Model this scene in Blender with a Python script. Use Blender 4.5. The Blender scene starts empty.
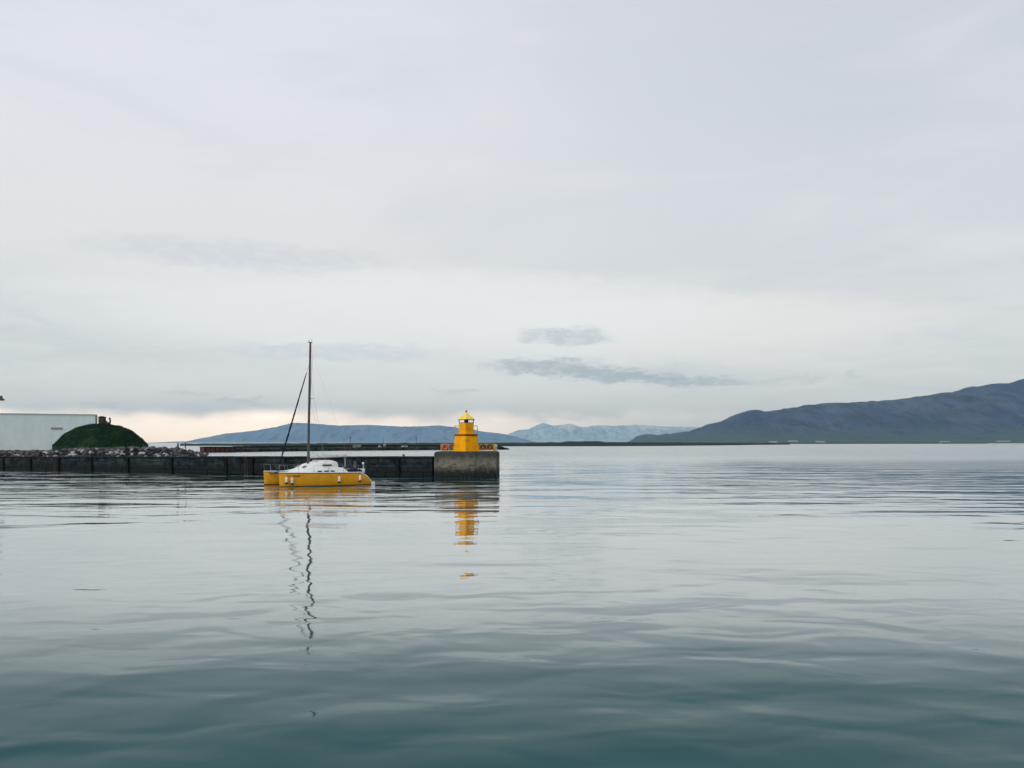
import bpy, bmesh, math, random
from mathutils import Vector, Matrix, noise as mn
R = math.radians
random.seed(7)
sc = bpy.context.scene
col = sc.collection

# ------------------------------------------------------------------ camera
F = 870.0; HY = 442.5; CH = 4.2
cam_d = bpy.data.cameras.new("camera"); cam = bpy.data.objects.new("camera", cam_d); col.objects.link(cam)
cam.location = (0, 0, CH); cam.rotation_euler = (R(90), 0, 0)
cam_d.sensor_width = 36; cam_d.lens = 36 * F / 1024
cam_d.shift_y = (HY - 384) / 1024
cam_d.clip_start = 0.3; cam_d.clip_end = 90000
sc.camera = cam

def P(px, py, D):
    return Vector(((px - 512) / F * D, D, CH - (py - HY) / F * D))
def X(px, D): return (px - 512) / F * D
def Z(py, D): return CH - (py - HY) / F * D

# ------------------------------------------------------------------ colour management
vs = sc.view_settings
vs.view_transform = 'Standard'; vs.look = 'None'; vs.gamma = 1; vs.exposure = 0.32; vs.use_curve_mapping = False

# ------------------------------------------------------------------ node helpers
def N(nt, typ, **kw):
    n = nt.nodes.new(typ)
    for k, v in kw.items():
        if k.startswith('i_'): n.inputs[k[2:]].default_value = v
        else: setattr(n, k, v)
    return n
def mth(nt, op, a, b=None, clamp=False, c=None):
    n = nt.nodes.new('ShaderNodeMath'); n.operation = op; n.use_clamp = clamp
    for i, v in enumerate((a, b, c)):
        if v is None: continue
        if isinstance(v, (int, float)): n.inputs[i].default_value = v
        else: nt.links.new(v, n.inputs[i])
    return n.outputs[0]
def mixc(nt, fac, a, b, typ='MIX'):
    n = nt.nodes.new('ShaderNodeMix'); n.data_type = 'RGBA'; n.blend_type = typ
    if isinstance(fac, (int, float)): n.inputs['Factor'].default_value = fac
    else: nt.links.new(fac, n.inputs['Factor'])
    for v, s in ((a, 6), (b, 7)):
        if isinstance(v, (tuple, list)): n.inputs[s].default_value = (*v[:3], 1)
        else: nt.links.new(v, n.inputs[s])
    return n.outputs[2]
def smooth(nt, v, lo, hi, a=0.0, b=1.0):
    n = nt.nodes.new('ShaderNodeMapRange'); n.interpolation_type = 'SMOOTHSTEP'
    nt.links.new(v, n.inputs[0])
    n.inputs[1].default_value = lo; n.inputs[2].default_value = hi
    n.inputs[3].default_value = a; n.inputs[4].default_value = b
    return n.outputs[0]
def ramp(nt, v, stops, interp='LINEAR'):
    n = nt.nodes.new('ShaderNodeValToRGB'); cr = n.color_ramp; cr.interpolation = interp
    while len(cr.elements) > 1: cr.elements.remove(cr.elements[-1])
    cr.elements[0].position = stops[0][0]; cr.elements[0].color = (*stops[0][1], 1)
    for p, c in stops[1:]:
        e = cr.elements.new(p); e.color = (*c, 1)
    nt.links.new(v, n.inputs[0]); return n.outputs[0]
def noise_tex(nt, vec, scale, detail=4, rough=0.5, stretch=None, dist=0.0, rot=None):
    if stretch or rot:
        m = nt.nodes.new('ShaderNodeMapping')
        if stretch: m.inputs['Scale'].default_value = stretch
        if rot: m.inputs['Rotation'].default_value = rot
        nt.links.new(vec, m.inputs['Vector']); vec = m.outputs[0]
    n = nt.nodes.new('ShaderNodeTexNoise')
    n.inputs['Scale'].default_value = scale; n.inputs['Detail'].default_value = detail
    n.inputs['Roughness'].default_value = rough; n.inputs['Distortion'].default_value = dist
    nt.links.new(vec, n.inputs['Vector']); return n.outputs[0]

# ------------------------------------------------------------------ world: overcast evening sky
world = bpy.data.worlds.new("World"); sc.world = world; world.use_nodes = True
nt = world.node_tree; nt.nodes.clear()
out = N(nt, 'ShaderNodeOutputWorld'); bg = N(nt, 'ShaderNodeBackground'); bg.inputs['Strength'].default_value = 0.1
nt.links.new(bg.outputs[0], out.inputs[0])
SUN_EL, SUN_AZ = R(36), R(-128)     # azimuth measured from +Y towards +X
sky = N(nt, 'ShaderNodeTexSky', sky_type='NISHITA', sun_disc=False)
sky.sun_elevation = SUN_EL; sky.sun_rotation = SUN_AZ; sky.air_density = 1; sky.dust_density = 2
tc = N(nt, 'ShaderNodeTexCoord'); dvec = tc.outputs['Generated']
sep = N(nt, 'ShaderNodeSeparateXYZ'); nt.links.new(dvec, sep.inputs[0])
dx, dy, dz = sep.outputs
az = mth(nt, 'ARCTAN2', dx, dy)                       # radians, 0 = +Y
el = mth(nt, 'ARCSINE', dz)                           # radians
# layered cloud coordinates (azimuth, elevation) on the sky sphere
cmb = N(nt, 'ShaderNodeCombineXYZ'); nt.links.new(az, cmb.inputs[0]); nt.links.new(el, cmb.inputs[1])
ce = cmb.outputs[0]
# broad vertical colouring of the cloud deck
base_l = ramp(nt, mth(nt, 'DIVIDE', el, 1.6, True), [
    (0.000, (.74, .72, .70)), (0.020, (.73, .735, .72)), (0.050, (.66, .71, .735)), (0.085, (.69, .735, .76)),
    (0.14, (.74, .77, .80)), (0.22, (.74, .775, .84)), (0.30, (.70, .74, .82)), (0.45, (.44, .50, .57)), (1.0, (.36, .42, .49))])
base_r = ramp(nt, mth(nt, 'DIVIDE', el, 1.6, True), [
    (0.000, (.72, .72, .70)), (0.030, (.71, .735, .725)), (0.060, (.69, .73, .74)), (0.10, (.65, .69, .725)),
    (0.17, (.63, .675, .73)), (0.25, (.585, .64, .69)), (0.33, (.59, .64, .69)), (0.5, (.38, .44, .50)), (1.0, (.36, .42, .49))])
c = mixc(nt, 1.0, mixc(nt, smooth(nt, az, -0.30, 0.42), base_l, base_r), (.89, .865, .84), 'MULTIPLY')
# long soft undulations of the stratus
n1 = noise_tex(nt, ce, 1.0, 5, 0.55, (2.2, 8.0, 1), 0.5, (0, 0, 0.12))
n2 = noise_tex(nt, ce, 1.0, 6, 0.6, (7, 42, 1), 0.6, (0, 0, -0.03))
c = mixc(nt, smooth(nt, n1, .48, .70, 0, .35), c, (.50, .54, .58))
c = mixc(nt, smooth(nt, n1, .50, .30, 0, .35), c, (.72, .72, .72))
low = mth(nt, 'MULTIPLY', smooth(nt, el, .24, .12), smooth(nt, el, .03, .055))
c = mixc(nt, mth(nt, 'MULTIPLY', smooth(nt, n2, .50, .72, 0, .55), low), c, (.49, .55, .58))
c = mixc(nt, mth(nt, 'MULTIPLY', smooth(nt, n2, .50, .34, 0, .4), low), c, (.71, .71, .69))
# warm strip of clear sky under the cloud base
wob = mth(nt, 'MULTIPLY', mth(nt, 'SUBTRACT', noise_tex(nt, ce, 1.0, 4, .5, (10, 22, 1)), .5), .035)
wel = mth(nt, 'ADD', el, wob)
azr = mth(nt, 'ABSOLUTE', mth(nt, 'ADD', az, 0.42))
warm = mth(nt, 'MULTIPLY', smooth(nt, wel, .040, .018), smooth(nt, azr, .70, .15, .12, 1.0))
c = mixc(nt, warm, c, (2.2, 1.72, 1.30))
azr2 = mth(nt, 'ABSOLUTE', mth(nt, 'ADD', az, 0.40))
c = mixc(nt, mth(nt, 'MULTIPLY', smooth(nt, wel, .016, -.002), smooth(nt, azr2, .20, .03, 0, .55)), c, (1.9, 1.35, .80))
# individual low cloud banks: (azimuth, elevation, half width, half height, strength)
warpn = N(nt, 'ShaderNodeTexNoise'); warpn.inputs['Scale'].default_value = 1; warpn.inputs['Detail'].default_value = 5
warpn.inputs['Roughness'].default_value = .62
mp = N(nt, 'ShaderNodeMapping'); mp.inputs['Scale'].default_value = (38, 120, 1); nt.links.new(ce, mp.inputs[0]); nt.links.new(mp.outputs[0], warpn.inputs[0])
sw = N(nt, 'ShaderNodeSeparateXYZ'); nt.links.new(warpn.outputs['Color'], sw.inputs[0])
wa = mth(nt, 'ADD', az, mth(nt, 'MULTIPLY', mth(nt, 'SUBTRACT', sw.outputs[0], .5), .085))
we = mth(nt, 'ADD', el, mth(nt, 'MULTIPLY', mth(nt, 'SUBTRACT', sw.outputs[1], .5), .026))
tuft = smooth(nt, noise_tex(nt, ce, 1, 6, .65, (48, 130, 1), .8), .34, .58, .45, 1.1)
def bank(px, py, hw, hh, k, colr, tilt=0.0):
    global c
    a0 = math.atan((px - 512) / F); e0 = math.atan((HY - py) / F * math.cos(a0))
    u = mth(nt, 'DIVIDE', mth(nt, 'SUBTRACT', wa, a0), hw / F)
    v = mth(nt, 'DIVIDE', mth(nt, 'SUBTRACT', mth(nt, 'ADD', we, mth(nt, 'MULTIPLY', mth(nt, 'SUBTRACT', wa, a0), tilt)), e0), hh / F)
    r2 = mth(nt, 'ADD', mth(nt, 'MULTIPLY', u, u), mth(nt, 'MULTIPLY', v, v))
    c = mixc(nt, mth(nt, 'MULTIPLY', smooth(nt, r2, 1.5, .15, 0, k), tuft if hh < 15 else 1.0), c, colr)
GREY = (.40, .455, .48)
bank(690, 328, 230, 34, .9, (.72,.71,.68)); bank(480, 300, 190, 30, .4, (.75,.75,.73))
bank(400, 318, 330, 48, .75, (.745,.75,.735)); bank(360, 385, 330, 24, .6, (.73,.72,.69))
bank(556, 369, 70, 9, .95, GREY, .07); bank(662, 379, 95, 6.5, .95, GREY, .05); bank(615, 375, 60, 6, .5, (.34, .41, .44), .06)
bank(566, 337, 46, 10, .6, GREY); bank(795, 379, 30, 4, .38, GREY); bank(852, 374, 8, 4, .4, GREY)
bank(236, 401, 28, 3, .5, GREY); bank(190, 394, 34, 2.5, .4, GREY); bank(100, 403, 22, 3, .45, GREY); bank(10, 318, 34, 12, .35, (.54,.56,.61))
bank(230, 254, 150, 14, .40, (.49,.53,.57)); bank(330, 352, 110, 9, .5, (.49, .55, .58)); bank(60, 385, 200, 20, .2, (.69,.69,.67))
bank(453, 393, 20, 3, .4, GREY); bank(560, 416, 50, 4, .4, (.55,.57,.57))
# unseen cloud behind the camera, brightened to light the faces turned to it
back = smooth(nt, dy, .35, -.75)
c = mixc(nt, back, c, mixc(nt, 1.0, c, (1.2, 1.2, 1.22), 'MULTIPLY'))
sc10 = N(nt, 'ShaderNodeVectorMath', operation='SCALE'); sc10.inputs['Scale'].default_value = 10.0
nt.links.new(c, sc10.inputs[0])
final = mixc(nt, 0.94, sky.outputs[0], sc10.outputs[0])
nt.links.new(final, bg.inputs['Color'])

sl = bpy.data.lights.new("sun", 'SUN'); sl.energy = 1.35; sl.angle = R(18); sl.color = (1, .93, .84)
so = bpy.data.objects.new("sun", sl); col.objects.link(so)
sd = Vector((math.sin(SUN_AZ) * math.cos(SUN_EL), math.cos(SUN_AZ) * math.cos(SUN_EL), math.sin(SUN_EL)))
so.rotation_euler = (-sd).to_track_quat('-Z', 'Y').to_euler(); so.location = (-60, 20, 60)

# ------------------------------------------------------------------ materials
def mat(name, c1, c2=None, scale=3.0, rough=.6, bump=0.0, bscale=None, detail=5, metal=0.0, lo=.35, hi=.65, stretch=None, c3=None, s3=1.0, coat=0.0):
    m = bpy.data.materials.new(name); m.use_nodes = True; nt = m.node_tree
    b = nt.nodes['Principled BSDF']; b.inputs['Roughness'].default_value = rough; b.inputs['Metallic'].default_value = metal
    b.inputs['Coat Weight'].default_value = coat
    if rough >= .8: b.inputs['Specular IOR Level'].default_value = .12
    t = N(nt, 'ShaderNodeTexCoord'); v = t.outputs['Object']
    cc = c1
    if c2 is not None:
        n = noise_tex(nt, v, scale, detail, .6, stretch)
        cc = mixc(nt, smooth(nt, n, lo, hi), c1, c2)
    if c3 is not None:
        n3 = noise_tex(nt, v, s3, 6, .65)
        cc = mixc(nt, smooth(nt, n3, .52, .66), cc, c3)
    if isinstance(cc, tuple): b.inputs['Base Color'].default_value = (*cc, 1)
    else: nt.links.new(cc, b.inputs['Base Color'])
    if bump:
        bn = N(nt, 'ShaderNodeBump'); bn.inputs['Strength'].default_value = 1; bn.inputs['Distance'].default_value = bump
        nt.links.new(noise_tex(nt, v, bscale or scale, 6, .6, stretch), bn.inputs['Height'])
        nt.links.new(bn.outputs[0], b.inputs['Normal'])
    return m

M = {}
M['yellow_hull'] = mat('yellow_hull', (.84, .39, .003), (.78, .33, .003), 1.6, .38, 0, c3=(.70, .30, .004), s3=1.2)
M['white_gel'] = mat('white_gel', (.80, .80, .79), (.66, .67, .67), 2.5, .4)
M['white_soft'] = mat('white_soft', (.72, .71, .68), (.56, .56, .55), 5, .8, .02, 9)
M['dark_glass'] = mat('dark_glass', (.015, .02, .025), rough=.08)
M['navy'] = mat('navy', (.005, .009, .022), (.010, .016, .034), 6, .8, .01, 14)
M['black'] = mat('black_rubber', (.012, .013, .015), rough=.6)
M['rope'] = mat('rope', (.18, .17, .15), rough=.9)
M['alu'] = mat('aluminium', (.085, .09, .10), (.055, .06, .065), 4, .5, metal=.3)
M['steel'] = mat('steel', (.22, .23, .24), rough=.4, metal=.6)
M['mast_red'] = mat('mast_red', (.16, .03, .03), (.10, .03, .03), 4, .5)
M['fender'] = mat('fender_vinyl', (.76, .72, .60), (.60, .56, .45), 8, .5)
M['antifoul'] = mat('antifouling', (.02, .025, .03), (.03, .045, .03), 6, .7)
M['tower'] = mat('tower_paint', (.84, .39, .004), (.78, .32, .003), 1.4, .82, .012, 12, c3=(.62, .24, .006), s3=1.2, stretch=(1, 1, .35))
M['roof_paint'] = mat('roof_paint', (.88, .62, .12), (.80, .52, .07), 2.5, .45)
M['rail_paint'] = mat('railing_paint', (.68, .34, .02), (.50, .24, .02), 4, .5)
M['brown'] = mat('brown_and_shade', (.12, .04, .012), (.06, .025, .012), 4, .7)  # brown of small parts, also the shade painted under the gallery
M['pale_rail'] = mat('galvanised_rail', (.40, .32, .10), rough=.5)
M['orange'] = mat('lifebuoy_orange', (.62, .12, .03), (.5, .10, .03), 8, .5)
M['timber'] = mat('dark_timber', (.005, .006, .007), (.012, .012, .012), 5, .9, .02, 10)
M['old_wood'] = mat('old_wood', (.075, .055, .042), (.04, .028, .022), 6, .9, .02, 10, stretch=(1, 1, .2))
M['fish'] = mat('dried_fish', (.15, .11, .07), (.10, .07, .05), 9, .9)
M['iron'] = mat('dark_iron', (.025, .028, .03), (.05, .03, .02), 7, .6)
M['path'] = mat('stone_steps', (.06, .07, .05), (.10, .10, .08), 5, .95)
M['far_wall'] = mat('far_wall', (.012, .018, .020), (.035, .040, .040), .25, .9, c3=(.06, .058, .048), s3=.12)
M['far_red'] = mat('red_brown_quay', (.10, .040, .028), (.055, .032, .026), .3, .9)
M['white_wall'] = mat('whitewash', (.42, .42, .40), (.34, .34, .32), 1, .8)
M['pale_hut'] = mat('pale_hut_paint', (.22, .25, .20), (.16, .18, .15), 1, .8)
M['roof_dark'] = mat('dark_roof', (.06, .06, .065), rough=.8)
M['island'] = mat('island_turf', (.008, .022, .019), (.018, .034, .026), .02, .95)
M['ground'] = mat('quay_ground', (.08, .08, .075), (.05, .05, .05), .4, .95)
M['rock_a'] = mat('basalt_grey', (.045, .047, .052), (.115, .115, .12), 2.2, .85, .05, 4, c3=(.03, .033, .035), s3=1.5)
M['rock_b'] = mat('basalt_dark', (.007, .009, .012), (.024, .027, .031), 2.2, .85, .05, 4)
M['rock_c'] = mat('basalt_pale', (.25, .25, .26), (.40, .39, .39), 2.2, .85, .05, 4, c3=(.07, .07, .07), s3=1.2)
M['turf'] = mat('mound_turf', (.003, .018, .010), (.008, .030, .014), 1.1, .95, .10, 3.5, c3=(.024, .050, .018), s3=.33)
M['blade'] = mat('grass_blades', (.006, .025, .012), (.016, .040, .016), .6, .9)

def facade_mat():
    m = mat('pale_facade', (.70, .80, .80), (.64, .74, .74), .3, .7); nt = m.node_tree; b = nt.nodes['Principled BSDF']
    src = b.inputs['Base Color'].links[0].from_socket
    t = N(nt, 'ShaderNodeTexCoord')
    n = noise_tex(nt, t.outputs['Object'], .8, 5, .6, (1, 1, .15))
    nt.links.new(mixc(nt, smooth(nt, n, .5, .75, 0, .35), src, (.50, .57, .58)), b.inputs['Base Color'])
    return m
M['facade'] = facade_mat()

def stone_mat():
    m = bpy.data.materials.new('quay_stone'); m.use_nodes = True; nt = m.node_tree; b = nt.nodes['Principled BSDF']
    g = N(nt, 'ShaderNodeNewGeometry'); s = N(nt, 'ShaderNodeSeparateXYZ'); nt.links.new(g.outputs['Position'], s.inputs[0])
    n = noise_tex(nt, g.outputs['Position'], 1.1, 6, .65); nb = noise_tex(nt, g.outputs['Position'], .35, 4, .6)
    c = mixc(nt, smooth(nt, n, .38, .68), (.002, .006, .011), (.026, .038, .048))
    c = mixc(nt, smooth(nt, nb, .5, .7, 0, .7), c, (.042, .050, .054))
    nc = noise_tex(nt, g.outputs['Position'], 1.0, 4, .6, (.25, .25, 5.0))
    c = mixc(nt, smooth(nt, nc, .52, .66, 0, .6), c, (.052, .062, .066))
    zz = mth(nt, 'ADD', s.outputs[2], mth(nt, 'MULTIPLY', n, .8))
    c = mixc(nt, smooth(nt, zz, 1.9, 1.0), c, (.008, .013, .013))     # tide line of weed
    nt.links.new(c, b.inputs['Base Color']); b.inputs['Roughness'].default_value = .8; b.inputs['Specular IOR Level'].default_value = .15
    bn = N(nt, 'ShaderNodeBump'); bn.inputs['Distance'].default_value = .05; nt.links.new(noise_tex(nt, g.outputs['Position'], 4, 6, .6), bn.inputs['Height'])
    nt.links.new(bn.outputs[0], b.inputs['Normal']); return m
M['stone'] = stone_mat()

def concrete_mat():
    m = bpy.data.materials.new('old_concrete'); m.use_nodes = True; nt = m.node_tree; b = nt.nodes['Principled BSDF']
    g = N(nt, 'ShaderNodeNewGeometry'); s = N(nt, 'ShaderNodeSeparateXYZ'); nt.links.new(g.outputs['Position'], s.inputs[0])
    n = noise_tex(nt, g.outputs['Position'], 1.3, 7, .65); nb = noise_tex(nt, g.outputs['Position'], .8, 5, .6, (1, 1, .25))
    zz = mth(nt, 'ADD', s.outputs[2], mth(nt, 'MULTIPLY', mth(nt, 'SUBTRACT', n, .5), 1.3))
    c = ramp(nt, mth(nt, 'DIVIDE', zz, 3.3, True), [(0, (.008, .013, .012)), (.20, (.014, .020, .018)), (.28, (.07, .066, .052)), (.45, (.19, .172, .135)),
                                            (.60, (.17, .155, .125)), (.80, (.055, .06, .05)), (1, (.035, .04, .037))])
    c = mixc(nt, smooth(nt, nb, .45, .7, 0, .8), c, (.028, .033, .030))
    c = mixc(nt, smooth(nt, n, .6, .75, 0, .5), c, (.20, .18, .14))
    nd = noise_tex(nt, g.outputs['Position'], 3.2, 6, .7)
    c = mixc(nt, smooth(nt, nd, .52, .60, 0, .75), c, (.035, .04, .036))
    c = mixc(nt, smooth(nt, nd, .42, .34, 0, .3), c, (.18, .16, .125))
    nt.links.new(c, b.inputs['Base Color']); b.inputs['Roughness'].default_value = .85; b.inputs['Specular IOR Level'].default_value = .15
    bn = N(nt, 'ShaderNodeBump'); bn.inputs['Distance'].default_value = .05; nt.links.new(noise_tex(nt, g.outputs['Position'], 3, 7, .65), bn.inputs['Height'])
    nt.links.new(bn.outputs[0], b.inputs['Normal']); return m
M['concrete'] = concrete_mat()

def mountain_mat(name, rock, hazed_rock2, green, snow_lo=None, patch=None, scale=.002, zg=120):
    m = bpy.data.materials.new(name); m.use_nodes = True; nt = m.node_tree; b = nt.nodes['Principled BSDF']
    g = N(nt, 'ShaderNodeNewGeometry'); s = N(nt, 'ShaderNodeSeparateXYZ'); nt.links.new(g.outputs['Position'], s.inputs[0])
    p = g.outputs['Position']
    n = noise_tex(nt, p, scale, 8, .62, (1, .5, 1.6)); n2 = noise_tex(nt, p, scale * 3.3, 6, .6, (1, .4, .5))
    c = mixc(nt, smooth(nt, n, .38, .62), rock, hazed_rock2)
    c = mixc(nt, smooth(nt, n2, .48, .7, 0, .6), c, tuple(v * .4 for v in rock))
    n3 = noise_tex(nt, p, scale * 6, 6, .7, (1, .25, .6)); n4 = noise_tex(nt, p, scale * 14, 4, .7, (1, .2, .35))
    c = mixc(nt, smooth(nt, n3, .50, .62, 0, .7), c, tuple(v * .35 for v in rock))
    c = mixc(nt, smooth(nt, n4, .54, .66, 0, .55), c, tuple(v * 1.25 for v in hazed_rock2))
    zz = mth(nt, 'ADD', s.outputs[2], mth(nt, 'MULTIPLY', mth(nt, 'SUBTRACT', n, .5), zg * 2.2))
    c = mixc(nt, smooth(nt, zz, zg, zg * .15), c, green)
    if snow_lo:
        zs = mth(nt, 'ADD', s.outputs[2], mth(nt, 'MULTIPLY', mth(nt, 'SUBTRACT', n2, .5), snow_lo * 1.5))
        c = mixc(nt, mth(nt, 'MULTIPLY', smooth(nt, zs, snow_lo, snow_lo * 1.12), smooth(nt, n, .45, .58, 0, .9)), c, (.70, .76, .80))
    if patch:
        v = N(nt, 'ShaderNodeVectorMath', operation='DISTANCE'); nt.links.new(p, v.inputs[0]); v.inputs[1].default_value = patch[0]
        c = mixc(nt, smooth(nt, mth(nt, 'ADD', v.outputs['Value'], mth(nt, 'MULTIPLY', n2, 60)), patch[1] + 30, patch[1] * .85 + 30), c, (.8, .82, .84))
    nt.links.new(c, b.inputs['Base Color']); b.inputs['Roughness'].default_value = .95
    b.inputs['Specular IOR Level'].default_value = .1
    bn = N(nt, 'ShaderNodeBump'); bn.inputs['Distance'].default_value = .15 / scale; nt.links.new(n3, bn.inputs['Height']); nt.links.new(bn.outputs[0], b.inputs['Normal'])
    return m

# ------------------------------------------------------------------ object helpers
def link(o, parent=None):
    col.objects.link(o)
    if parent: o.parent = parent
    return o
def tag(o, label=None, cat=None, group=None, kind=None):
    if label: o['label'] = label
    if cat: o['category'] = cat
    if group: o['group'] = group
    if kind: o['kind'] = kind
    return o
def empty(name, loc, rz=0):
    o = bpy.data.objects.new(name, None); o.location = loc; o.rotation_euler = (0, 0, rz); o.empty_display_size = .3
    return link(o)
class MB:
    def __init__(s): s.bm = bmesh.new(); s.mats = []
    def box(s, c, size, rz=0, ry=0, rx=0, bevel=0):
        r = bmesh.ops.create_cube(s.bm, size=1.0)
        mt = Matrix.Translation(c) @ Matrix.Rotation(rz, 4, 'Z') @ Matrix.Rotation(ry, 4, 'Y') @ Matrix.Rotation(rx, 4, 'X') @ Matrix.Diagonal((*size, 1))
        bmesh.ops.transform(s.bm, matrix=mt, verts=r['verts'])
        if bevel:
            es = list({e for v in r['verts'] for e in v.link_edges})
            bmesh.ops.bevel(s.bm, geom=es, offset=bevel, segments=2, affect='EDGES', profile=.5)
        return s
    def tube(s, a, b, r1, r2=None, n=10, cap=True):
        a = Vector(a); b = Vector(b); r2 = r1 if r2 is None else r2
        d = b - a; q = d.to_track_quat('Z', 'Y').to_matrix().to_4x4()
        r = bmesh.ops.create_cone(s.bm, cap_ends=cap, segments=n, radius1=r1, radius2=max(r2, 1e-4), depth=d.length)
        bmesh.ops.transform(s.bm, matrix=Matrix.Translation((a + b) / 2) @ q, verts=r['verts'])
        return s
    def path(s, pts, r, n=8):
        for a, b in zip(pts, pts[1:]): s.tube(a, b, r, r, n)
        return s
    def sphere(s, c, r, sub=2, sc=(1, 1, 1)):
        q = bmesh.ops.create_icosphere(s.bm, subdivisions=sub, radius=r)
        bmesh.ops.transform(s.bm, matrix=Matrix.Translation(c) @ Matrix.Diagonal((*sc, 1)), verts=q['verts']); return s
    def loft(s, rings, closed=True, caps=True):
        vr = [[s.bm.verts.new(p) for p in r] for r in rings]
        for A, B in zip(vr, vr[1:]):
            n = len(A)
            for i in range(n if closed else n - 1):
                j = (i + 1) % n
                try: s.bm.faces.new((A[i], A[j], B[j], B[i]))
                except ValueError: pass
        if caps and closed:
            for r in (vr[0], vr[-1]):
                try: s.bm.faces.new(r)
                except ValueError: pass
        return s
    def lathe(s, prof, n=24, c=(0, 0), a0=0.0):
        rings = [[Vector((c[0] + r * math.cos(a0 + 2 * math.pi * k / n), c[1] + r * math.sin(a0 + 2 * math.pi * k / n), z)) for k in range(n)] for r, z in prof]
        return s.loft(rings)
    def build(s, name, m, parent=None, smooth=False, obj=True):
        bmesh.ops.recalc_face_normals(s.bm, faces=s.bm.faces[:])
        me = bpy.data.meshes.new(name); s.bm.to_mesh(me); s.bm.free()
        me.materials.append(m)
        if smooth:
            for p in me.polygons: p.use_smooth = True
            if smooth is not True: me.set_sharp_from_angle(angle=smooth)
        o = bpy.data.objects.new(name, me)
        return link(o, parent)

# ------------------------------------------------------------------ water
def water_mat():
    m = bpy.data.materials.new('sea_water'); m.use_nodes = True; nt = m.node_tree; b = nt.nodes['Principled BSDF']
    b.inputs['Base Color'].default_value = (.004, .066, .073, 1)
    g = N(nt, 'ShaderNodeNewGeometry'); p = g.outputs['Position']
    s = N(nt, 'ShaderNodeSeparateXYZ'); nt.links.new(p, s.inputs[0])
    swell = noise_tex(nt, p, .16, 2, .5, (.45, 1, 1), .3, (0, 0, .15))       # long soft undulation
    mid = noise_tex(nt, p, .70, 1.5, .45, (.7, 1, 1), .4, (0, 0, -.1))
    rip = noise_tex(nt, p, 3.2, 4, .6, (.6, 1, 1), .3)
    chop = noise_tex(nt, p, .55, 5, .65, (.8, 1, 1), .2)
    patch = noise_tex(nt, p, .02, 3, .5, (.5, 1.6, 1))
    patchn = noise_tex(nt, p, .07, 3, .55, (.4, 1.5, 1))
    far_r = mth(nt, 'MULTIPLY', smooth(nt, s.outputs[1], 110, 190), smooth(nt, mth(nt, 'SUBTRACT', s.outputs[0], mth(nt, 'MULTIPLY', s.outputs[1], .22)), 5, 60))
    far_r = mth(nt, 'MULTIPLY', far_r, smooth(nt, s.outputs[1], 900, 350, .15, 1))
    ripamt = mth(nt, 'MULTIPLY', smooth(nt, patchn, .40, .62, .15, 1), smooth(nt, s.outputs[1], 30, 90, .35, 1.0))
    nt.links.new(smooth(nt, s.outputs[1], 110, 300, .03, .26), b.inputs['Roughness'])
    nt.links.new(smooth(nt, s.outputs[1], 12, 25, 0, 1), b.inputs['Coat Weight'])  # sheen put in: reflectivity raised with distance to brighten the farther water
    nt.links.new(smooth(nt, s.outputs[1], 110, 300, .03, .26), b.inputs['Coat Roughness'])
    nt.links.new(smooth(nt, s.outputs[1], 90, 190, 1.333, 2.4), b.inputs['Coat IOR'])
    nt.links.new(smooth(nt, s.outputs[1], 10, 30, 1.15, 1.333), b.inputs['IOR'])  # reflectivity cut close by to darken the foreground water
    streak = noise_tex(nt, p, .24, 3, .6, (.28, 1, 1), .3, (0, 0, .05))
    sk = smooth(nt, streak, .50, .72)
    h = mth(nt, 'MULTIPLY', swell, smooth(nt, s.outputs[1], 27, 15, .17, .36))
    h = mth(nt, 'ADD', h, mth(nt, 'MULTIPLY', mth(nt, 'MULTIPLY', sk, mth(nt, 'MULTIPLY', smooth(nt, s.outputs[0], 25, 0, .22, 1), smooth(nt, s.outputs[1], 48, 88))), .42))
    h = mth(nt, 'ADD', h, mth(nt, 'MULTIPLY', mth(nt, 'MULTIPLY', mid, smooth(nt, s.outputs[1], 32, 16, 1, 3.8)), .019))
    h = mth(nt, 'ADD', h, mth(nt, 'MULTIPLY', mth(nt, 'MULTIPLY', rip, ripamt), .0085))
    h = mth(nt, 'ADD', h, mth(nt, 'MULTIPLY', mth(nt, 'MULTIPLY', chop, far_r), .34))
    bn = N(nt, 'ShaderNodeBump'); bn.inputs['Strength'].default_value = 1; bn.inputs['Distance'].default_value = 1
    nt.links.new(h, bn.inputs['Height']); nt.links.new(bn.outputs[0], b.inputs['Normal']); nt.links.new(bn.outputs[0], b.inputs['Coat Normal'])
    return m
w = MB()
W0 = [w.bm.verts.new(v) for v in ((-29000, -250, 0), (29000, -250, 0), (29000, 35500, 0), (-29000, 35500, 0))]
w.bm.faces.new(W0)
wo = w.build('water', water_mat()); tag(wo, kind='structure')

# ------------------------------------------------------------------ haze
HZ_TOP = 830
hb = MB().box((0, 17700, (HZ_TOP - 1) / 2), (58400, 36000, HZ_TOP + 1))
hm = bpy.data.materials.new('haze_air'); hm.use_nodes = True; hn = hm.node_tree; hn.nodes.clear()
ho = N(hn, 'ShaderNodeOutputMaterial'); pv = N(hn, 'ShaderNodeVolumePrincipled')
pv.inputs['Color'].default_value = (.62, .85, 1.0, 1); pv.inputs['Density'].default_value = 3.1e-5; pv.inputs['Anisotropy'].default_value = .25
hn.links.new(pv.outputs[0], ho.inputs['Volume'])
haze = hb.build('haze', hm); tag(haze, kind='stuff', label='thin blue haze filling the air over the bay', cat='haze')

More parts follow.
